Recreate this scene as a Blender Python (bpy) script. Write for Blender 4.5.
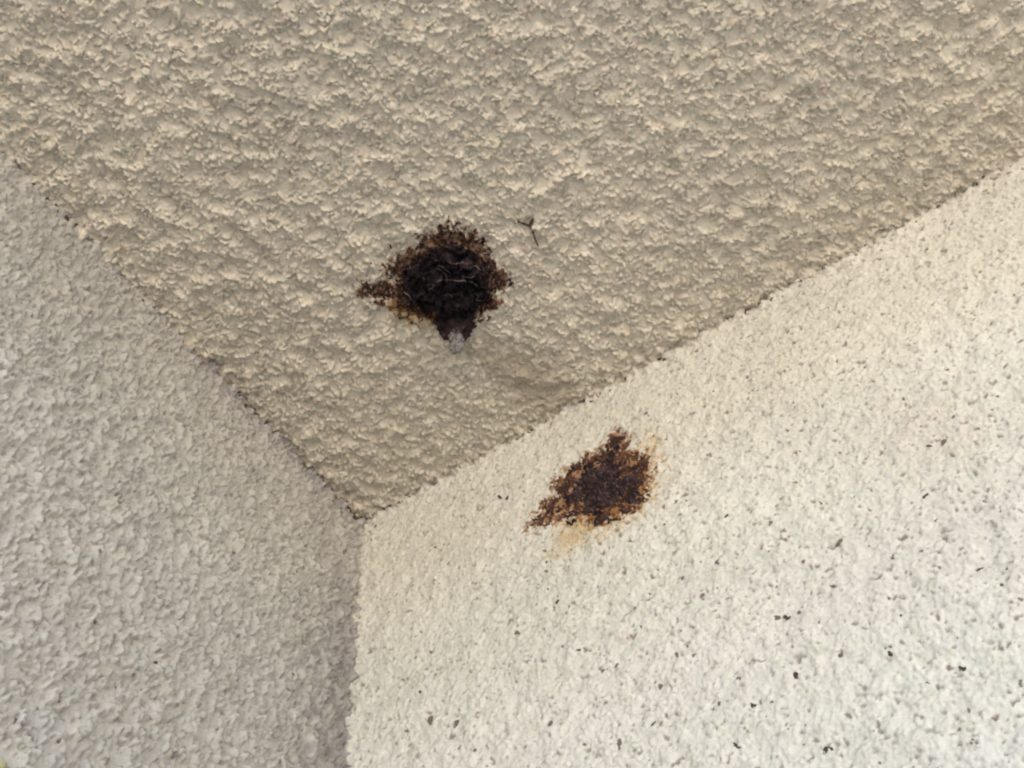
import bpy, math, random
import numpy as np
from mathutils import Vector, Matrix
from mathutils.bvhtree import BVHTree

for o in list(bpy.data.objects):
    bpy.data.objects.remove(o, do_unlink=True)
S = bpy.context.scene
COL = S.collection
random.seed(7)

# ------------------------------------------------------------------ camera
H = 2.50                      # soffit height, metres
F = 1000.0                    # focal length in pixels of a 1024 px wide picture
CAM = np.array([0.5697, 0.4712, H - 0.8447])
# rows: camera right, up, back written in world axes
RIGHT = np.array([-0.5272, 0.8460, -0.0789])
UP = np.array([0.6853, 0.4783, 0.5492])
BACK = np.array([0.5024, 0.2355, -0.8319])
cam_data = bpy.data.cameras.new('camera')
cam = bpy.data.objects.new('camera', cam_data)
COL.objects.link(cam)
cam.matrix_world = Matrix(((RIGHT[0], UP[0], BACK[0], CAM[0]),
                           (RIGHT[1], UP[1], BACK[1], CAM[1]),
                           (RIGHT[2], UP[2], BACK[2], CAM[2]),
                           (0, 0, 0, 1)))
cam_data.sensor_width = 36.0
cam_data.lens = 36.0 * F / 1024.0
cam_data.clip_start = 0.02
cam_data.clip_end = 2000
cam_data.dof.use_dof = False
cam_data.dof.focus_distance = 0.90
cam_data.dof.aperture_fstop = 9.0
S.camera = cam

# ------------------------------------------------------------------ light
SUN_EL, SUN_AZ = math.radians(58), math.radians(-82)     # azimuth clockwise from +Y
w = bpy.data.worlds.new('World')
S.world = w
w.use_nodes = True
nt = w.node_tree
sky = nt.nodes.new('ShaderNodeTexSky')
sky.sky_type = 'NISHITA'
sky.sun_disc = False
sky.sun_elevation = SUN_EL
sky.sun_rotation = SUN_AZ
sky.dust_density = 2.0
bg = nt.nodes['Background']
bg.inputs['Strength'].default_value = 0.13
nt.links.new(sky.outputs[0], bg.inputs['Color'])
sd = bpy.data.lights.new('sun', 'SUN')
sd.energy = 4.0
sd.angle = math.radians(0.6)
sd.color = (1.0, 0.95, 0.87)
sun = bpy.data.objects.new('sun', sd)
COL.objects.link(sun)
sdir = Vector((math.sin(SUN_AZ) * math.cos(SUN_EL), math.cos(SUN_AZ) * math.cos(SUN_EL), math.sin(SUN_EL)))
sun.rotation_euler = sdir.to_track_quat('Z', 'Y').to_euler()
sun.location = (-4, 1, 6)
S.view_settings.view_transform = 'Standard'
S.view_settings.look = 'None'
S.view_settings.gamma = 1.0
S.view_settings.exposure = 2.58
S.cycles.filter_width = 2.2
S.cycles.use_denoising = True
S.cycles.use_guiding = True
S.cycles.use_adaptive_sampling = False
S.cycles.max_bounces = 8
S.cycles.diffuse_bounces = 5

# ------------------------------------------------------------------ helpers
def ray(px, py):
    return ((px - 512) / F) * RIGHT - ((py - 384) / F) * UP - BACK

def hit(px, py, ax, off=0.0):
    """Point where the sight line through a pixel meets a plane (ax 0: x=off, 1: y=off, 2: z=H-off)."""
    d = ray(px, py)
    t = ((H - off if ax == 2 else off) - CAM[ax]) / d[ax]
    return CAM + t * d

TILE, N = 1.024, 2048
_kx = np.fft.fftfreq(N, TILE / N)
_K = np.sqrt(_kx[:, None] ** 2 + _kx[None, :N // 2 + 1] ** 2)
_K = np.sqrt(np.fft.fftfreq(N, TILE / N)[:, None] ** 2 + np.fft.rfftfreq(N, TILE / N)[None, :] ** 2)

def field(seed, lo, hi, slope=0.0):
    """Random relief, unit variance, with wavelengths between lo and hi (millimetres)."""
    r = np.random.default_rng(seed)
    n = np.fft.rfft2(r.standard_normal((N, N)).astype(np.float32))
    f0, f1 = 1000.0 / hi, 1000.0 / lo
    k = np.maximum(_K, 1e-3)
    m = np.exp(-(np.maximum(f0 - k, 0) / (0.35 * f0)) ** 2) * np.exp(-(np.maximum(k - f1, 0) / (0.35 * f1)) ** 2)
    a = np.fft.irfft2(n * m * k ** -slope, s=(N, N))
    return ((a - a.mean()) / a.std()).astype(np.float32)

def samp(a, u, v):
    x = np.mod(u / TILE * N, N)
    y = np.mod(v / TILE * N, N)
    i = np.floor(x).astype(np.int64) % N
    j = np.floor(y).astype(np.int64) % N
    fx, fy = x - np.floor(x), y - np.floor(y)
    i1, j1 = (i + 1) % N, (j + 1) % N
    return (a[i, j] * (1 - fx) * (1 - fy) + a[i1, j] * fx * (1 - fy) + a[i, j1] * (1 - fx) * fy + a[i1, j1] * fx * fy)

def sst(a, b, x):
    t = np.clip((x - a) / (b - a), 0, 1)
    return t * t * (3 - 2 * t)

def mesh_np(name, P, quads, colors=None, smooth=True):
    me = bpy.data.meshes.new(name)
    nq = len(quads)
    me.vertices.add(len(P))
    me.vertices.foreach_set('co', np.ascontiguousarray(P, dtype=np.float32).ravel())
    me.loops.add(nq * 4)
    me.loops.foreach_set('vertex_index', np.ascontiguousarray(quads, dtype=np.int32).ravel())
    me.polygons.add(nq)
    me.polygons.foreach_set('loop_start', np.arange(0, nq * 4, 4, dtype=np.int32))
    if colors is not None:
        at = me.attributes.new('paint', 'FLOAT_COLOR', 'POINT')
        c = np.ones((len(P), 4), np.float32)
        c[:, :3] = colors
        at.data.foreach_set('color', c.ravel())
    me.update(calc_edges=True)
    me.polygons.foreach_set('use_smooth', np.full(nq, smooth))
    me.validate()
    return me

def link(name, me, mat, parent=None):
    o = bpy.data.objects.new(name, me)
    COL.objects.link(o)
    if mat and me and not me.materials:
        me.materials.append(mat)
    if parent:
        o.parent = parent
    return o

def tag(o, label=None, cat=None, group=None, kind=None):
    for k, v in (('label', label), ('category', cat), ('group', group), ('kind', kind)):
        if v:
            o[k] = v
    return o

def grid_quads(nu, nv, flip):
    idx = np.arange(nu * nv).reshape(nu, nv)
    q = np.stack([idx[:-1, :-1], idx[1:, :-1], idx[1:, 1:], idx[:-1, 1:]], -1).reshape(-1, 4)
    return q[:, ::-1] if flip else q

def polysd(poly, u, v):
    """Signed distance (positive inside) of points to a polygon."""
    p = np.asarray(poly)
    d = np.full(u.shape, 1e9)
    ins = np.zeros(u.shape, bool)
    for a, b in zip(p, np.roll(p, -1, 0)):
        ex, ey = b - a
        t = np.clip(((u - a[0]) * ex + (v - a[1]) * ey) / (ex * ex + ey * ey), 0, 1)
        d = np.minimum(d, np.hypot(u - a[0] - t * ex, v - a[1] - t * ey))
        c = ((a[1] > v) != (b[1] > v))
        with np.errstate(divide='ignore', invalid='ignore'):
            c &= u < (b[0] - a[0]) * (v - a[1]) / (b[1] - a[1] if b[1] != a[1] else 1e-12) + a[0]
        ins ^= c
    return np.where(ins, d, -d)

# ------------------------------------------------------------------ materials
def nodes(m):
    m.use_nodes = True
    t = m.node_tree
    return t, t.nodes['Principled BSDF']

def mat_paint(name, bump, attr=True, base=(0.5, 0.5, 0.5), rough=0.92, spec=0.15, scale=700, var=0.10):
    m = bpy.data.materials.new(name)
    t, b = nodes(m)
    b.inputs['Roughness'].default_value = rough
    b.inputs['Specular IOR Level'].default_value = spec
    tc = t.nodes.new('ShaderNodeTexCoord')
    n = t.nodes.new('ShaderNodeTexNoise')
    n.inputs['Scale'].default_value = scale
    n.inputs['Detail'].default_value = 6
    n.inputs['Roughness'].default_value = 0.62
    t.links.new(tc.outputs['Object'], n.inputs['Vector'])
    mr = t.nodes.new('ShaderNodeMapRange')
    mr.inputs['From Min'].default_value = 0.3
    mr.inputs['From Max'].default_value = 0.7
    mr.inputs['To Min'].default_value = 1 - var
    mr.inputs['To Max'].default_value = 1 + var
    t.links.new(n.outputs['Fac'], mr.inputs['Value'])
    mx = t.nodes.new('ShaderNodeMix')
    mx.data_type = 'RGBA'
    mx.blend_type = 'MULTIPLY'
    mx.inputs['Factor'].default_value = 1
    if attr:
        a = t.nodes.new('ShaderNodeAttribute')
        a.attribute_name = 'paint'
        t.links.new(a.outputs['Color'], mx.inputs['A'])
    else:
        mx.inputs['A'].default_value = (*base, 1)
    t.links.new(mr.outputs['Result'], mx.inputs['B'])
    t.links.new(mx.outputs['Result'], b.inputs['Base Color'])
    bp = t.nodes.new('ShaderNodeBump')
    bp.inputs['Strength'].default_value = 1.0
    bp.inputs['Distance'].default_value = bump
    t.links.new(n.outputs['Fac'], bp.inputs['Height'])
    t.links.new(bp.outputs['Normal'], b.inputs['Normal'])
    return m

M_ROUGH = mat_paint('roughcast_paint', 0.0005, scale=420, var=0.09)
M_CRUST = mat_paint('nest_crust', 0.0016, rough=0.85, spec=0.15, var=0.35)
M_RUST = mat_paint('rust_residue', 0.0010, rough=0.9, var=0.35)
M_SPECK = mat_paint('dark_speck', 0.0008, attr=False, base=(0.11, 0.082, 0.068), rough=0.8, var=0.4)
M_SPECK2 = mat_paint('brown_speck', 0.0008, attr=False, base=(0.25, 0.195, 0.165), rough=0.85, var=0.4)
M_GRIME = mat_paint('corner_grime', 0.0008, attr=False, base=(0.12, 0.092, 0.072), rough=0.9, var=0.4)
M_TWIG = mat_paint('dry_strand', 0.0005, attr=False, base=(0.085, 0.055, 0.036), rough=0.85, var=0.3)
M_SILK = mat_paint('old_silk', 0.0002, attr=False, base=(0.19, 0.165, 0.155), rough=0.6, var=0.2)
M_YELLOW = mat_paint('yellow_fleck', 0.0005, attr=False, base=(0.60, 0.57, 0.33), rough=0.8)

# ------------------------------------------------------------------ ground
def ground():
    m = bpy.data.materials.new('pale_paving')
    t, b = nodes(m)
    b.inputs['Roughness'].default_value = 0.9
    n = t.nodes.new('ShaderNodeTexNoise')
    n.inputs['Scale'].default_value = 3
    n.inputs['Detail'].default_value = 8
    tc = t.nodes.new('ShaderNodeTexCoord')
    t.links.new(tc.outputs['Object'], n.inputs['Vector'])
    r = t.nodes.new('ShaderNodeValToRGB')
    r.color_ramp.elements[0].color = (0.36, 0.315, 0.24, 1)
    r.color_ramp.elements[1].color = (0.48, 0.425, 0.335, 1)
    t.links.new(n.outputs['Fac'], r.inputs['Fac'])
    t.links.new(r.outputs['Color'], b.inputs['Base Color'])
    e = 600
    me = bpy.data.meshes.new('ground')
    me.from_pydata([(-e, -e, 0), (e, -e, 0), (e, e, 0), (-e, e, 0)], [], [(0, 1, 2, 3)])
    tag(link('ground', me, m), kind='structure')

ground()

# ------------------------------------------------------------------ rough-cast surfaces
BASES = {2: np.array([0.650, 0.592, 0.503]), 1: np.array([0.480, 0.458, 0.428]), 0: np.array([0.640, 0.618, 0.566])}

class Surface:
    """A rough-cast plane: u along the surface, v the other way, height out of it."""
    def __init__(self, ax, seed, fn):
        self.ax = ax
        self.relief = fn
        self.seed = seed
    def height(self, u, v):
        return self.relief(u, v)
    def place(self, u, v, h):
        if self.ax == 2:
            return np.stack([u, v, H - h], -1)
        if self.ax == 1:
            return np.stack([u, h, H - v], -1)
        return np.stack([h, u, H - v], -1)
    def uv(self, px, py, off=0.0):
        p = hit(px, py, self.ax, off)
        return {2: (p[0], p[1]), 1: (p[0], H - p[2]), 0: (p[1], H - p[2])}[self.ax]
    def on(self, px, py):
        """uv and height where the sight line meets the relief itself."""
        h = 0.0
        for _ in range(4):
            u, v = self.uv(px, py, h)
            h = float(self.height(np.array([u]), np.array([v]))[0])
        return u, v, h

fA = field(11, 26, 90, 0.5)
fB = field(12, 13, 32, 0.4)
fB2 = field(22, 9, 22, 0.4)
fC = field(13, 5, 11, 0.3)
fD = field(14, 2.8, 5.5, 0.3)
fE = field(15, 14, 40, 0.5)
fL = field(16, 120, 500, 0.8)
fF = field(17, 2.3, 19, 1.25)          # crumbly, rough at every size
fG = field(18, 2.4, 20, 1.15)
fH = field(19, 2.2, 26, 1.3)

def grains(seed, cell, rlo, rhi):
    """Tile of packed round grains: domes on a jittered lattice, 0 to 1 high (cell and radii in mm)."""
    r = np.random.default_rng(seed)
    n = int(round(TILE * 1000 / cell))
    cell = TILE * 1000 / n
    jx, jy = r.uniform(0, 1, (n, n)), r.uniform(0, 1, (n, n))
    rad, amp = r.uniform(rlo, rhi, (n, n)), r.uniform(0.35, 1.0, (n, n))
    g = (np.arange(N) + 0.5) * TILE * 1000 / N / cell
    ci = np.floor(g).astype(int)
    fr = g - ci
    out = np.zeros((N, N), np.float32)
    for a in (-1, 0, 1):
        ia = (ci + a) % n
        for b in (-1, 0, 1):
            ib = (ci + b) % n
            ix = np.ix_(ia, ib)
            dx = (a + jx[ix] - fr[:, None]) * cell
            dy = (b + jy[ix] - fr[None, :]) * cell
            q = (dx * dx + dy * dy) / rad[ix] ** 2
            np.maximum(out, amp[ix] * np.sqrt(np.clip(1 - q, 0, 1)), out=out)
    return out

gA = grains(31, 6.0, 2.4, 4.6)
gB = grains(32, 3.8, 1.6, 3.0)

SMEAR_SHADOW = None        # outline of the smeared mud and the stump's painted shadow, set once the soffit is known

def ceil_relief(u, v):
    d = samp(fD, u, v)
    wu, wv = u + 0.0010 * samp(fC, u, v + 0.5), v + 0.0010 * samp(fC, u + 0.5, v)
    c = sst(-0.55, 1.25, samp(fF, u, v))          # crumbly clots thrown on
    fil = np.exp(-np.minimum(np.abs(u), np.abs(v)) / 0.008) * (0.0022 + 0.0026 * samp(fB2, u + 0.1, v))
    r = c * (0.0033 + 0.0006 * samp(gA, wu, wv) + 0.0009 * samp(gB, wu, wv)) + (0.00012 + 0.00045 * c) * d
    if SMEAR_SHADOW is not None:
        near = (u < 0.3) & (v < 0.45)
        k = np.zeros(u.shape)
        k[near] = sst(-0.012, 0.012, polysd(SMEAR_SHADOW, u[near], v[near]) + 0.004 * samp(fB2, u[near], v[near]))
        r = r * (1 - 0.55 * k) + 0.0012 * k
    return 0.0013 * samp(fA, u, v) + r + np.maximum(fil, 0)

def droop(u, v):
    """How far the thrown clots of the soffit lean over, as a length."""
    return 0.0016 * sst(-0.25, 0.9, samp(fB, u, v) + 0.5 * samp(fC, u, v))

def left_relief(u, v):
    u = u * 0.72
    s = 0.3
    c = sst(-0.5, 1.4, samp(fG, u * 1.5 + s, v * 0.8 + s))
    d = samp(fD, u + s, v + 0.2)
    fil = np.exp(-np.abs(u) / 0.0060) * (0.0034 + 0.0020 * samp(fB2, u, v)) + np.exp(-np.abs(v) / 0.008) * (0.0020 + 0.0030 * samp(fB2, u, v + .1))
    return (0.0009 * samp(fA, u + s, v) + c * (0.0036 + 0.0009 * samp(gA, u + s, v * 0.75)) + (0.3 + c) * 0.0008 * samp(gB, u + s, v * .8)
            + 0.00030 * d + np.maximum(fil, 0))

def right_relief(u, v):
    s = 0.55
    c = sst(-0.7, 1.5, samp(fG, u + s, v + s))
    d = samp(fD, u + s, v + 0.4)
    fil = np.exp(-np.abs(u) / 0.009) * (0.0026 + 0.0012 * samp(fB2, u, v)) + np.exp(-np.abs(v) / 0.008) * (0.0022 + 0.0030 * samp(fB2, u, v + .1))
    return (0.0007 * samp(fA, u + s, v) + c * (0.0014 + 0.0004 * samp(gA, u + s, v)) + (0.3 + c) * 0.0004 * samp(gB, u + s, v)
            + 0.00025 * d - 0.0012 * pores(u, v) + np.maximum(fil, 0))

def pores(u, v):
    """Small blow-holes in the coat, coloured darker than the rest."""
    p = sst(1.35, 2.05, samp(fC, u + 0.77, v * 1.1 + 0.35) + 0.55 * samp(fB2, u + 0.3, v + 0.6) + 0.3 * samp(fD, u, v + 0.3) + 0.5 * samp(fE, u + 0.5, v) - 0.25)
    return np.maximum(p, 0.40 * sst(1.5, 1.9, samp(fC, u + 0.9, v + 0.15) + 0.5 * samp(fD, u + 0.2, v)))

def left_pores(u, v):
    return sst(1.45, 1.85, samp(fC, u * 0.5 + 0.17, v * 0.85 + 0.35) + 0.4 * samp(fB2, u * 0.5 + 0.7, v * 0.85 + 0.6) + 0.3 * samp(fD, u, v))

CEIL = Surface(2, 1, ceil_relief)
LEFT = Surface(1, 2, left_relief)
RIGHTW = Surface(0, 3, right_relief)

def px_poly(surf, pts, off=0.0):
    return np.array([surf.uv(x, y, off) for x, y in pts])

# outlines of the two nest scars, read off as directions and laid on soffit and wall
N1_CORE = px_poly(CEIL, [(402, 268), (417, 259), (428, 246), (440, 244), (452, 243), (471, 248), (485, 263), (491, 277), (482, 287),
                         (490, 296), (481, 303), (467, 309), (443, 310), (427, 308), (412, 300), (402, 289)])
N1_RES = px_poly(CEIL, [(427, 233), (450, 225), (467, 229), (483, 243), (493, 262), (509, 278), (505, 288), (489, 291), (500, 301),
                        (486, 312), (470, 320), (448, 322), (426, 316), (404, 313), (390, 302), (359, 293), (363, 285), (398, 281),
                        (384, 267), (400, 257), (419, 244)])
N2_RES = px_poly(RIGHTW, [(528, 528), (543, 503), (558, 496), (552, 482), (572, 468), (587, 455), (606, 446), (616, 431), (627, 433),
                          (629, 450), (646, 455), (650, 472), (646, 496), (635, 510), (617, 518), (600, 526), (583, 519), (564, 517), (545, 526)])
N2_CORE = px_poly(RIGHTW, [(572, 490), (580, 472), (597, 462), (614, 452), (622, 470), (640, 478), (642, 496), (625, 503), (610, 515), (588, 512), (574, 505)])
N2_YEL = px_poly(RIGHTW, [(556, 552), (562, 520), (572, 510), (620, 500), (634, 462), (650, 438), (657, 446), (652, 500), (634, 515), (612, 530), (584, 541)])
N1_YEL = px_poly(CEIL, [(385, 300), (398, 322), (432, 324), (440, 312), (405, 296)])

SMEAR_SHADOW = px_poly(CEIL, [(474, 330), (500, 338), (535, 352), (575, 385), (585, 405), (560, 418), (520, 402), (487, 368)])
BLOOM = px_poly(RIGHTW, [(860, 430), (900, 405), (960, 400), (1000, 430), (960, 465), (900, 475)])

def paint(surf, u, v):
    n = u.size
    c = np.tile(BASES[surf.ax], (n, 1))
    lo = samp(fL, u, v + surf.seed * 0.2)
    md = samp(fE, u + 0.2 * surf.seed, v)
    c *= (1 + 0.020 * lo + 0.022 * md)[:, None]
    pk = sst(0.8, 2.4, samp(fE, u + 0.61, v + 0.27 * surf.seed))        # faint pinkish algae bloom
    c = c * (1 - pk[:, None] * np.array([0.02, 0.07, 0.07]) * (1.0 if surf is CEIL else 0.35))
    gr = sst(0.9, 2.4, samp(fE, u + 0.13, v + 0.57 * surf.seed))
    c = c * (1 - gr[:, None] * np.array([0.07, 0.05, 0.10]))
    fine = samp(fD, u + 0.4, v + 0.4)
    if surf is RIGHTW:
        near = (u < 0.5) & (v < 0.4)
        a = np.zeros(n)
        uu, vv = u[near], v[near]
        C_, D_, B_ = samp(fC, uu, vv), samp(fD, uu, vv), samp(fB2, uu + 0.3, vv)
        a[near] = sst(-0.014, 0.012, polysd(N2_YEL, uu, vv) + 0.005 * B_ + 0.004 * C_ + 0.003 * D_)
        c = c * (1 - a[:, None]) + a[:, None] * c * np.array([0.88, 0.72, 0.50])
        b = np.zeros(n)
        b[near] = sst(-0.005, 0.003, polysd(N2_RES, uu, vv) + 0.003 * B_ + 0.003 * C_ + 0.003 * D_)
        c = c * (1 - b[:, None]) + b[:, None] * c * np.array([0.52, 0.32, 0.20])
        f = 0.8 * sst(-0.04, 0.05, polysd(BLOOM, u, v) + 0.012 * md)
        c = c * (1 - f[:, None] * np.array([0.05, 0.09, 0.11]))
        p = pores(u, v) * (0.75 + 0.25 * np.clip(md, -1, 1))
        c = c * (1 - p[:, None] * np.array([0.60, 0.65, 0.67]))
    if surf is LEFT:
        p = left_pores(u, v)
        c = c * (1 - p[:, None] * np.array([0.36, 0.39, 0.385]))
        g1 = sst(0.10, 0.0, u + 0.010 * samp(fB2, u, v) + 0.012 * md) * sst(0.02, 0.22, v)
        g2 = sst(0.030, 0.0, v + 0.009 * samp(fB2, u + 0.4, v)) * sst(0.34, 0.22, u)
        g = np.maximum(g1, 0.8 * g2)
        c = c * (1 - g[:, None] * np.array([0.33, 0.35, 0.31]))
    if surf is CEIL:
        near = (u < 0.45) & (v < 0.5)
        uu, vv = u[near], v[near]
        b = np.zeros(n)
        b[near] = sst(-0.004, 0.003, polysd(N1_RES, uu, vv) + 0.003 * samp(fB2, uu, vv) + 0.003 * samp(fC, uu, vv) + 0.0025 * samp(fD, uu, vv))
        c = c * (1 - b[:, None]) + b[:, None] * c * np.array([0.40, 0.27, 0.20])
        b[near] = sst(-0.006, 0.006, polysd(N1_YEL, uu, vv) + 0.004 * samp(fC, uu, vv))
        c = c * (1 - b[:, None]) + b[:, None] * c * np.array([0.86, 0.70, 0.45])
        b[near] = sst(-0.014, 0.014, polysd(SMEAR_SHADOW, uu, vv) + 0.006 * samp(fB2, uu, vv) + 0.003 * samp(fC, uu, vv))
        c = c * (1 - b[:, None] * np.array([0.33, 0.36, 0.38]))  # mud smear, with the stump's soft shadow painted into its tone
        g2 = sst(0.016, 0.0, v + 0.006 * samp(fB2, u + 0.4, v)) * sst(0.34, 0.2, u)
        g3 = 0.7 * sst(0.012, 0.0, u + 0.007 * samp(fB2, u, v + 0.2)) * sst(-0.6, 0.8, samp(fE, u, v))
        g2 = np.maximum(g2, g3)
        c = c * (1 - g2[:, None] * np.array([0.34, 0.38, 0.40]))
    return np.clip(c, 0, 1)

def lines(start, fine_end, end, step, big=0.03):
    a = list(np.arange(start, fine_end, step))
    s = step
    while a[-1] < end:
        s = min(s * 1.045, big if a[-1] < 2.5 else 0.12)
        a.append(a[-1] + s)
    a[-1] = end
    return np.array(a)

def box_part(lo, hi):
    x0, y0, z0 = lo
    x1, y1, z1 = hi
    P = np.array([(x0, y0, z0), (x1, y0, z0), (x1, y1, z0), (x0, y1, z0), (x0, y0, z1), (x1, y0, z1), (x1, y1, z1), (x0, y1, z1)])
    Q = np.array([(0, 3, 2, 1), (4, 5, 6, 7), (0, 1, 5, 4), (1, 2, 6, 5), (2, 3, 7, 6), (3, 0, 4, 7)])
    return P, Q

def sheet(name, surf, us, vs, flip, lo, hi, skew=(0, 0)):
    U, V = np.meshgrid(us, vs, indexing='ij')
    U, V = U.ravel(), V.ravel()
    h = surf.height(U, V)
    col = paint(surf, U, V)
    lift = droop(U, V)
    P = surf.place(U + skew[0] * lift, V + skew[1] * lift, h)
    Q = grid_quads(len(us), len(vs), flip)
    bp, bq = box_part(lo, hi)                      # the masonry behind the render coat
    Q = np.concatenate([Q, bq + len(P)])
    P = np.concatenate([P, bp])
    col = np.concatenate([col, np.tile(BASES[surf.ax], (8, 1))])
    return link(name, mesh_np(name, P, Q, col), M_ROUGH)

EAVE, RUN = 0.95, 8.0
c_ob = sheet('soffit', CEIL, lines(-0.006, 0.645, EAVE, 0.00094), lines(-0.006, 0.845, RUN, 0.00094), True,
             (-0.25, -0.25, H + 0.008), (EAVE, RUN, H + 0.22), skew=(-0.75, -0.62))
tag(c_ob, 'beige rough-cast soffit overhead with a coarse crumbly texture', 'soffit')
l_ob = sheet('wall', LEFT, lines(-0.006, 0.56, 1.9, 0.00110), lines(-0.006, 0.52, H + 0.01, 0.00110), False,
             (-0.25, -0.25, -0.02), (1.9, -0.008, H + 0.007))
tag(l_ob, 'greyish rough-cast wall raked by light, free of nest marks', 'wall')
r_ob = sheet('wall', RIGHTW, lines(-0.006, 0.80, RUN, 0.00110), lines(-0.006, 0.56, H + 0.01, 0.00110), True,
             (-0.25, -0.0075, -0.02), (-0.008, RUN, H + 0.007))
tag(r_ob, 'bright cream rough-cast wall with a rusty nest scar and scattered dark specks', 'wall')

# ------------------------------------------------------------------ nest scars
def patch(name, surf, poly, hfun, cfun, mat, parent, step=0.0007, pad=0.012, jitter=0.0):
    lo, hi = poly.min(0) - pad, poly.max(0) + pad
    us, vs = np.arange(lo[0], hi[0], step), np.arange(lo[1], hi[1], step)
    U, V = np.meshgrid(us, vs, indexing='ij')
    U, V = U.ravel(), V.ravel()
    wall = surf.height(U, V)
    extra = hfun(U, V)                              # >0 where the crust stands proud of the coat
    h = wall + np.maximum(extra, -0.0022)
    col = cfun(U, V, extra)
    su, sv = (-0.75, -0.62) if surf is CEIL else (0, 0)
    lift = droop(U, V)
    ju = jitter * samp(fC, U + 0.5, V) * np.clip(extra / 0.006, 0, 1)
    jv = jitter * samp(fC, U, V + 0.5) * np.clip(extra / 0.006, 0, 1)
    P = surf.place(U + su * lift + ju, V + sv * lift + jv, h)
    Q = grid_quads(len(us), len(vs), surf.ax != 1)
    keep = (extra[Q] > -0.0012).any(1)
    Q = Q[keep]
    used, inv = np.unique(Q.ravel(), return_inverse=True)
    me = mesh_np(name, P[used], inv.reshape(-1, 4), col[used])
    return link(name, me, mat, parent)

def mixc(a, b, t):
    return np.asarray(a)[None] * (1 - t[:, None]) + np.asarray(b)[None] * t[:, None]

def root(name, p, label, cat):
    e = bpy.data.objects.new(name, None)
    e.empty_display_size = 0.02
    e.location = tuple(p)
    COL.objects.link(e)
    tag(e, label, cat)
    return e

def adopt(o, e):
    o.parent = e
    o.matrix_parent_inverse = Matrix.Translation(e.location).inverted()
    return o

def tube(name, pts, r, mat, sides=6, taper=True):
    pts = [Vector(p) for p in pts]
    fine = []
    for i in range(len(pts) - 1):                   # a little Catmull-Rom smoothing
        p0, p1, p2, p3 = pts[max(i - 1, 0)], pts[i], pts[i + 1], pts[min(i + 2, len(pts) - 1)]
        for k in range(5):
            t = k / 5
            fine.append(0.5 * ((2 * p1) + (p2 - p0) * t + (2 * p0 - 5 * p1 + 4 * p2 - p3) * t * t + (3 * p1 - p0 - 3 * p2 + p3) * t ** 3))
    fine.append(pts[-1])
    V, Fc = [], []
    for i, p in enumerate(fine):
        d = (fine[min(i + 1, len(fine) - 1)] - fine[max(i - 1, 0)]).normalized()
        a = d.orthogonal().normalized()
        b = d.cross(a)
        s = i / (len(fine) - 1)
        rr = r * ((0.55 + 0.45 * math.sin(math.pi * min(max(s, .08), .92))) if taper else 1) * random.uniform(.75, 1.25)
        for k in range(sides):
            g = 2 * math.pi * k / sides
            V.append(p + (a * math.cos(g) + b * math.sin(g)) * rr)
    for i in range(len(fine) - 1):
        for k in range(sides):
            Fc.append((i * sides + k, i * sides + (k + 1) % sides, (i + 1) * sides + (k + 1) % sides, (i + 1) * sides + k))
    Fc.append(tuple(range(sides))[::-1])
    Fc.append(tuple(range((len(fine) - 1) * sides, len(fine) * sides)))
    me = bpy.data.meshes.new(name)
    me.from_pydata([tuple(v) for v in V], [], Fc)
    me.polygons.foreach_set('use_smooth', [True] * len(Fc))
    return link(name, me, mat)

# --- the hanging nest stump on the soffit
c1 = CEIL.uv(447, 278)
nest1 = root('nest_stump', (c1[0], c1[1], H), 'black crumbly nest stump hanging from the soffit with a grey tip', 'nest')
TIP = 0.0585
tip_p = hit(457, 352, 2, TIP)
AP = np.array([tip_p[0], tip_p[1]])

def n1_core_h(u, v):
    s = polysd(N1_CORE, u, v) + 0.0024 * samp(fG, u, v)
    r = np.hypot(u - AP[0], v - AP[1])
    dome = 0.010 * np.clip(s / 0.016, 0, 1) ** 0.6
    cone = 0.016 * np.exp(-(r / 0.024) ** 2.0)
    crumbs = 0.0030 * samp(fF, u + 0.2, v) + 0.0010 * samp(fB, u + 0.1, v + 0.3)
    return np.where(s > 0, dome + cone * sst(-0.002, 0.006, s + 0.004) + crumbs * np.clip(s / 0.006, 0, 1), s)

def n1_core_c(u, v, e):
    t = samp(fC, u + 0.7, v + 0.7)
    c = mixc((0.012, 0.008, 0.011), (0.038, 0.025, 0.029), sst(-0.8, 2.0, samp(fF, u + 0.7, v + 0.3)))
    c2 = sst(0.020, 0.034, e + 0.003 * t)
    return c * (1 - c2[:, None]) + c2[:, None] * np.array([0.045, 0.030, 0.033])[None]

core1 = adopt(patch('crust', CEIL, N1_CORE, n1_core_h, n1_core_c, M_CRUST, None, step=0.0006, jitter=0.0012), nest1)

def n1_res_h(u, v):
    s = polysd(N1_RES, u, v)
    n = 1.0 * samp(fG, u + 0.15, v + 0.4) + 0.25 * samp(fD, u + 0.25, v + 0.6)
    k = np.clip((s + 0.001) / 0.006, -4, 1.0)
    return 0.0011 * (k + 0.95 * n - 0.35)

def n1_res_c(u, v, e):
    t = samp(fF, u + 0.9, v + 0.2)
    q = samp(fD, u + 0.3, v + 0.8)
    c = mixc((0.040, 0.020, 0.016), (0.13, 0.068, 0.045), sst(-0.9, 1.3, t))
    pk = sst(0.9, 1.9, q)
    c = c * (1 - pk[:, None]) + pk[:, None] * np.array([0.30, 0.19, 0.18])[None]
    dk = sst(0.2, 1.0, -q)
    return c * (1 - 0.6 * dk[:, None])

adopt(patch('residue', CEIL, N1_RES, n1_res_h, n1_res_c, M_RUST, None), nest1)

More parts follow.
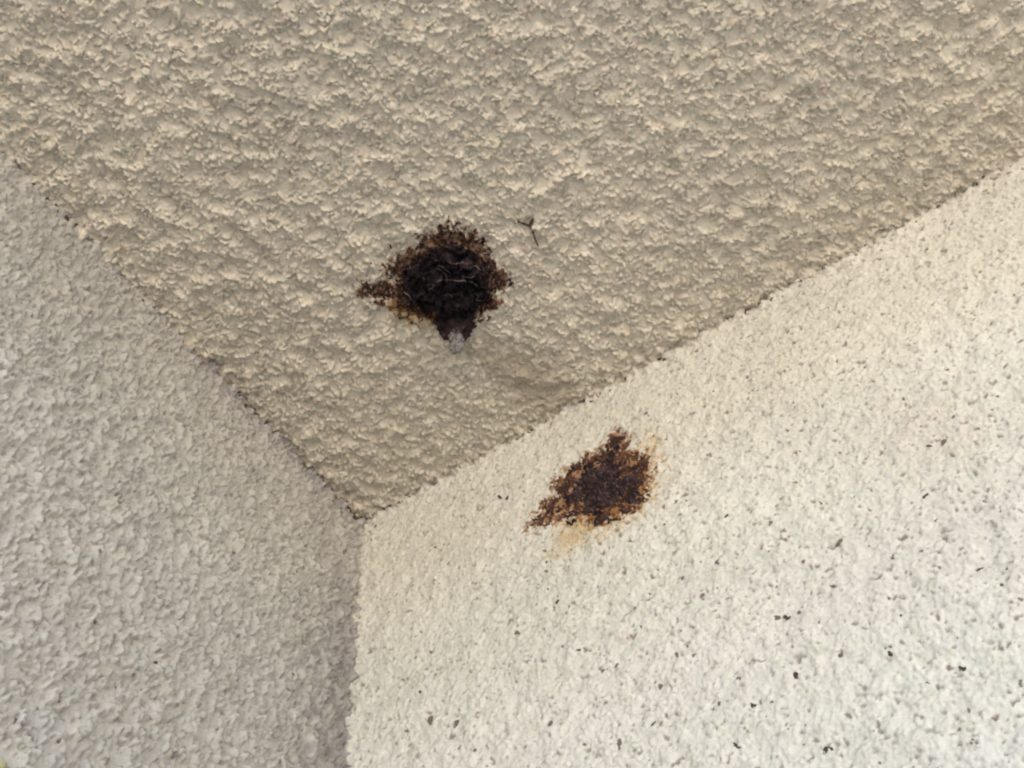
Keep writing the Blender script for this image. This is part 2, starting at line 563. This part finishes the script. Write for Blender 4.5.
# the tapering lump that hangs out of the crust, dark above and pale grey at its end
from mathutils import noise as mnoise
def hanging_tip():
    rings, seg = 110, 72
    prof = [(0.000, .0175), (.010, .0160), (.020, .0108), (.029, .0066), (.037, .0058), (.047, .0058), (.053, .0046), (.0570, .0024), (.0585, .0004)]
    zs, rs = zip(*prof)
    V, C, Q = [], [], []
    for i in range(rings):
        z = zs[-1] * i / (rings - 1)
        r0 = np.interp(z, zs, rs)
        for k in range(seg):
            a = 2 * math.pi * k / seg
            q = Vector((math.cos(a) * 0.013, math.sin(a) * 0.013, z))
            n1 = mnoise.noise(q * 120) * 0.9 + mnoise.noise(q * 300) * 0.8 + mnoise.noise(q * 750) * 0.5 + mnoise.noise(q * 1500) * 0.3
            r = max(r0 * (1 + 0.26 * n1) + 0.0014 * n1 * min(1, r0 / .003), 0.0002)
            sx = 0.0015 * mnoise.noise(Vector((z * 90, 3, 1)))
            V.append((AP[0] + r * math.cos(a) + sx, AP[1] + r * math.sin(a) + sx, H - z - 0.004 * mnoise.noise(q * 210) * (i > 0) * (1 - i / rings)))
            t = min(max((z - 0.031) / 0.009 + 0.6 * n1, 0), 1)
            dk = 1 if mnoise.noise(q * 260 + Vector((9, 2, 4))) < 0.22 else 0.35
            base = np.array([0.020, 0.013, 0.015]) * (1 + 1.2 * max(n1, 0)) * (1 + 0.9 * min(max((z - .02) / .015, 0), 1))
            C.append(base * (1 - t) + np.array([0.31, 0.282, 0.29]) * t * dk)
    for i in range(rings - 1):
        for k in range(seg):
            Q.append((i * seg + k, (i + 1) * seg + k, (i + 1) * seg + (k + 1) % seg, i * seg + (k + 1) % seg))
    return link('tip', mesh_np('tip', np.array(V), np.array(Q), np.array(C)), M_CRUST)

adopt(hanging_tip(), nest1)
bvh = BVHTree.FromPolygons([tuple(v.co) for v in core1.data.vertices], [tuple(p.vertices) for p in core1.data.polygons])

def on_core(px, py):
    d = Vector(ray(px, py)).normalized()
    h = bvh.ray_cast(Vector(CAM), d)
    return h[0] - d * 0.0004 if h[0] else None

def thread(pts, r):
    P = []
    for a, b in zip(pts[:-1], pts[1:]):
        for k in range(4):
            t = k / 4
            q = on_core(a[0] + (b[0] - a[0]) * t + random.uniform(-.7, .7), a[1] + (b[1] - a[1]) * t + random.uniform(-.7, .7))
            if q is not None and (not P or (q - P[-1]).length < 0.02):
                P.append(q)
    if len(P) > 3:
        adopt(tube('silk_thread', P, r, M_SILK, sides=5), nest1)

for pts, r in [([(429, 248), (434, 245), (440, 246), (446, 247), (452, 246)], 0.0005),
               ([(452, 245), (460, 245), (466, 248), (472, 250), (477, 255), (478, 262)], 0.0006),
               ([(432, 258), (436, 260), (440, 261), (438, 265), (446, 269), (452, 276)], 0.0004),
               ([(437, 282), (443, 280), (455, 281), (465, 281), (473, 282), (479, 288)], 0.0005),
               ([(425, 286), (431, 284), (434, 286), (428, 290), (436, 285)], 0.0004),
               ([(404, 292), (409, 296), (415, 304), (416, 307)], 0.0006),
               ([(446, 262), (456, 264), (463, 262), (470, 266)], 0.0004),
               ([(408, 268), (418, 265), (427, 262)], 0.0003),
               ([(470, 268), (476, 266), (480, 270), (484, 274)], 0.0004),
               ([(462, 276), (470, 278), (477, 276), (484, 279)], 0.0003),
               ([(474, 292), (479, 296), (476, 300), (484, 301)], 0.0004),
               ([(440, 296), (447, 294), (454, 297), (460, 295)], 0.0003),
               ([(418, 276), (424, 279), (432, 277)], 0.0003),
               ([(436, 268), (444, 273), (449, 280)], 0.0003)]:
    thread(pts, r)

# --- the flat scar on the bright wall
c2 = RIGHTW.uv(598, 485)
nest2 = root('nest_scar', (0.0, c2[0], H - c2[1]), 'flat rusty brown nest scar stuck on the bright cream wall', 'nest')

def n2_core_h(u, v):
    s = polysd(N2_CORE, u, v) + - 0.001 + 0.0085 * samp(fH, u + 0.33, v)
    crumbs = 0.0012 * samp(fG, u + 0.6, v + 0.3)
    return np.where(s > 0, 0.0028 * np.clip(s / 0.010, 0, 1) ** 0.7 + crumbs * np.clip(s / 0.003, 0, 1), s * 0.6)

def n2_core_c(u, v, e):
    t = samp(fH, u + 0.77, v + 0.41)
    q = samp(fD, u + 0.1, v + 0.9)
    c = mixc((0.026, 0.017, 0.022), (0.070, 0.043, 0.046), sst(-0.6, 1.6, t))
    lt = sst(1.0, 2.0, q)
    return c * (1 - lt[:, None]) + lt[:, None] * np.array([0.19, 0.14, 0.13])[None]

def n2_res_h(u, v):
    s = polysd(N2_RES, u, v)
    n = 1.05 * samp(fG, u + 0.1, v + 0.1) + 0.2 * samp(fD, u + 0.45, v + 0.3)
    k = np.clip((s + 0.0012) / 0.005, -4, 1.0)
    return 0.0009 * (k + 0.85 * n - 0.65)

def n2_res_c(u, v, e):
    t = samp(fH, u + 0.2, v + 0.55)
    q = samp(fD, u + 0.6, v + 0.15)
    c = mixc((0.052, 0.027, 0.024), (0.145, 0.074, 0.050), sst(-1.0, 1.6, t))
    dk = sst(0.2, 1.2, -q)
    return c * (1 - 0.35 * dk[:, None])

adopt(patch('residue', RIGHTW, N2_RES, n2_res_h, n2_res_c, M_RUST, None, step=0.0008), nest2)
adopt(patch('crust', RIGHTW, N2_CORE, n2_core_h, n2_core_c, M_CRUST, None, step=0.0007), nest2)

# ------------------------------------------------------------------ strand of debris beside the stump
def ceil_pt(px, py, lift=0.0026):
    u, v, h = CEIL.on(px, py)
    return CEIL.place(np.array(u), np.array(v), np.array(h + lift))

a0 = ceil_pt(529, 225)
strand = root('dry_strand', a0, 'thin forked brown dry strand clinging to the soffit beside the nest stump', 'debris')
for pts, r in [([(514, 222), (519, 221), (524, 224), (529, 225), (533, 232), (535, 238), (538, 245)], 0.00125),
               ([(529, 225), (531, 221), (533, 217)], 0.0017)]:
    adopt(tube('stem', [ceil_pt(*p) for p in pts], r, M_TWIG), strand)

# ------------------------------------------------------------------ specks
def lump_mesh(name, seed):
    import bmesh
    r = random.Random(seed)
    bm = bmesh.new()
    bmesh.ops.create_icosphere(bm, subdivisions=2, radius=1.0)
    ks = [(Vector((r.uniform(-1, 1), r.uniform(-1, 1), r.uniform(-1, 1))).normalized(), r.uniform(-.6, .9)) for _ in range(11)]
    for v in bm.verts:
        s = 1 + sum(a * max(0, v.co.normalized().dot(k)) ** 5 for k, a in ks)
        v.co *= max(s, .25) * r.uniform(.7, 1.25)
    me = bpy.data.meshes.new(name)
    bm.to_mesh(me)
    bm.free()
    me.polygons.foreach_set('use_smooth', [True] * len(me.polygons))
    return me

LUMPS = [lump_mesh('dirt_speck', 40 + i) for i in range(9)]
for i_, m_ in enumerate(LUMPS):
    m_.materials.append(M_SPECK if i_ % 3 == 0 else M_SPECK2)

def frame(surf, ang):
    n = {2: Vector((0, 0, -1)), 1: Vector((0, 1, 0)), 0: Vector((1, 0, 0))}[surf.ax]
    a = {2: Vector((1, 0, 0)), 1: Vector((1, 0, 0)), 0: Vector((0, 1, 0))}[surf.ax]
    b = n.cross(a)
    x = a * math.cos(ang) + b * math.sin(ang)
    return Matrix((x, n.cross(x), n)).transposed()

def speck(px, py, size, stretch, ang, surf, name, label, cat, group, mesh=None):
    u, v, h = surf.on(px, py)
    p = Vector(surf.place(np.array(u), np.array(v), np.array(h - 0.0001)))
    o = bpy.data.objects.new(name, mesh or random.choice(LUMPS))
    R = frame(surf, ang)
    sz = size * 0.5e-3
    o.matrix_world = Matrix.Translation(p) @ R.to_4x4() @ Matrix.Diagonal((sz * stretch, sz, sz * 0.50, 1))
    COL.objects.link(o)
    tag(o, label, cat, group)
    return o

big = [(778, 618, 5), (787, 618, 5), (799, 612, 3.5), (819, 622, 5), (795, 675, 6), (827, 750, 6), (688, 646, 4), (694, 655, 4), (677, 655, 4),
       (738, 679, 5), (682, 579, 4), (658, 570, 3), (716, 562, 3), (707, 539, 3), (726, 516, 3.5), (695, 484, 2.5), (686, 501, 2.5), (770, 523, 4.5),
       (804, 561, 4.5), (772, 703, 4), (753, 706, 4.5), (659, 687, 4.5), (653, 724, 4), (980, 569, 3.5), (985, 501, 4.5), (925, 497, 4), (936, 520, 3),
       (962, 669, 4.5), (888, 652, 4), (901, 616, 4), (839, 542, 3.5), (1001, 585, 3.5), (737, 746, 3.5), (720, 703, 4), (841, 655, 4), (927, 683, 3.5),
       (832, 585, 3.5), (638, 553, 2.5), (517, 633, 5), (368, 623, 4.5), (420, 692, 4.5), (431, 720, 5), (456, 723, 4.5), (475, 750, 4.5),
       (551, 725, 5), (584, 743, 4.5), (619, 744, 5.5), (603, 669, 4.5), (615, 664, 4), (557, 602, 4), (546, 562, 3), (512, 592, 3), (448, 562, 2.6),
       (562, 646, 4), (579, 650, 4), (510, 674, 2.5), (511, 540, 3.2), (500, 498, 5.5), (507, 498, 5), (920, 425, 3), (944, 442, 3.5), (929, 446, 3.5),
       (953, 417, 3), (350, 564, 4), (375, 526, 5)]
special = {(778, 618): 'round brown speck, one of a touching pair on the bright cream wall',
           (787, 618): 'round brown speck, one of a touching pair on the bright cream wall',
           (500, 498): 'dark crumb stuck just beyond the pointed tail of the rusty nest scar',
           (507, 498): 'dark crumb stuck just beyond the pointed tail of the rusty nest scar',
           (375, 526): 'dark crumb lodged where soffit and both walls meet',
           (517, 633): 'elongated dark speck lying alone on clean cream wall below the nest scar'}
for x, y, s in big:
    speck(x, y, s * 0.72, random.choice((1, 1.3, 1.9)), random.uniform(0, math.pi), RIGHTW, 'dirt_speck',
          special.get((x, y), 'small dark brown dirt speck stuck on the bright cream wall'), 'speck', 'dirt specks on the bright wall')
for x, y, s in [(100, 551, 4), (94, 621, 4.5), (62, 699, 4), (20, 718, 4), (59, 741, 4), (28, 738, 3.5), (161, 701, 4), (157, 580, 3.5), (134, 674, 4),
                (117, 687, 3.5), (91, 716, 4), (138, 737, 4), (184, 748, 4), (297, 572, 4), (244, 638, 3.5), (47, 588, 4), (155, 663, 3.5)]:
    speck(x, y, s * 0.62, 1.3, random.uniform(0, math.pi), LEFT, 'dirt_speck',
          'small dark dirt speck stuck on the greyish raked wall', 'speck', 'dirt specks on the greyish wall')
ym = lump_mesh('paint_fleck', 90)
ym.materials.append(M_YELLOW)
speck(1, 765, 5, 1.3, 0.4, LEFT, 'paint_fleck', 'tiny pale yellow fleck stuck on the greyish raked wall', 'fleck', None, ym)

# uncountable fine specks and the crumbs caught along the joints, each kind one object
def scatter(name, label, items, mat, seed):
    r = random.Random(seed)
    src = lump_mesh(name + '_src', seed)
    sv = np.array([tuple(v.co) for v in src.vertices])
    sf = [tuple(p.vertices) for p in src.polygons]
    bpy.data.meshes.remove(src)
    V, Fc = [], []
    for p, surf, size, stretch in items:
        R = np.array(frame(surf, r.uniform(0, math.pi)))
        q = (sv * np.array([stretch, 1, .6]) * size * 0.5) @ R.T + np.asarray(p)[None]
        b = len(V)
        V.extend(map(tuple, q))
        Fc.extend(tuple(i + b for i in f) for f in sf)
    me = bpy.data.meshes.new(name)
    me.from_pydata(V, [], Fc)
    return tag(link(name, me, mat), label, None, None, 'stuff')

rr = random.Random(5)
def wall_item(surf, u, v, size):
    h = float(surf.height(np.array([u]), np.array([v]))[0])
    return (surf.place(np.array(u), np.array(v), np.array(h)), surf, size, rr.uniform(.9, 1.9))

fine = []
while len(fine) < 430:
    u, v = rr.uniform(0.01, 0.95), rr.uniform(0.02, 0.70)
    if rr.random() < 0.25 + 0.75 * min(1, (u * 0.6 + v * 1.1)):
        fine.append(wall_item(RIGHTW, u, v, rr.choice((.0008, .0010, .0012, .0016, .0021))))
while len(fine) < 560:
    fine.append(wall_item(LEFT, rr.uniform(0.01, 0.6), rr.uniform(0.02, 0.6), rr.choice((.0010, .0014, .0018))))
scatter('fine_specks', 'fine dark dust specks sprinkled over the rough-cast walls', fine, M_SPECK2, 3)

grime = []
def joint(x0, y0, x1, y1, n, s0, s1, spread):
    for _ in range(n):
        t = rr.random()
        px = x0 + (x1 - x0) * t + rr.gauss(0, spread)
        py = y0 + (y1 - y0) * t + rr.gauss(0, spread)
        p = hit(px, py, 2)
        surf = CEIL
        u, v = max(p[0], 0.0015), max(p[1], 0.0015)
        grime.append(wall_item(surf, u, v, rr.uniform(s0, s1)))

joint(235, 395, 262, 432, 34, .0015, .004, 2.0)
joint(262, 432, 362, 522, 34, .0015, .0042, 2.0)
joint(340, 504, 366, 525, 36, .002, .0050, 2.6)
joint(30, 176, 86, 238, 34, .0008, .0022, .8)
joint(86, 238, 235, 395, 22, .0010, .0025, 2.0)
joint(374, 516, 410, 497, 16, .002, .004, 2.0)
joint(410, 497, 560, 414, 16, .0012, .003, 2.2)
joint(560, 414, 800, 282, 30, .0012, .0034, 2.4)
joint(800, 282, 1010, 166, 18, .0012, .003, 2.4)
scatter('joint_grime', 'dark crumbs of dirt caught along the joints of soffit and walls', grime, M_GRIME, 9)
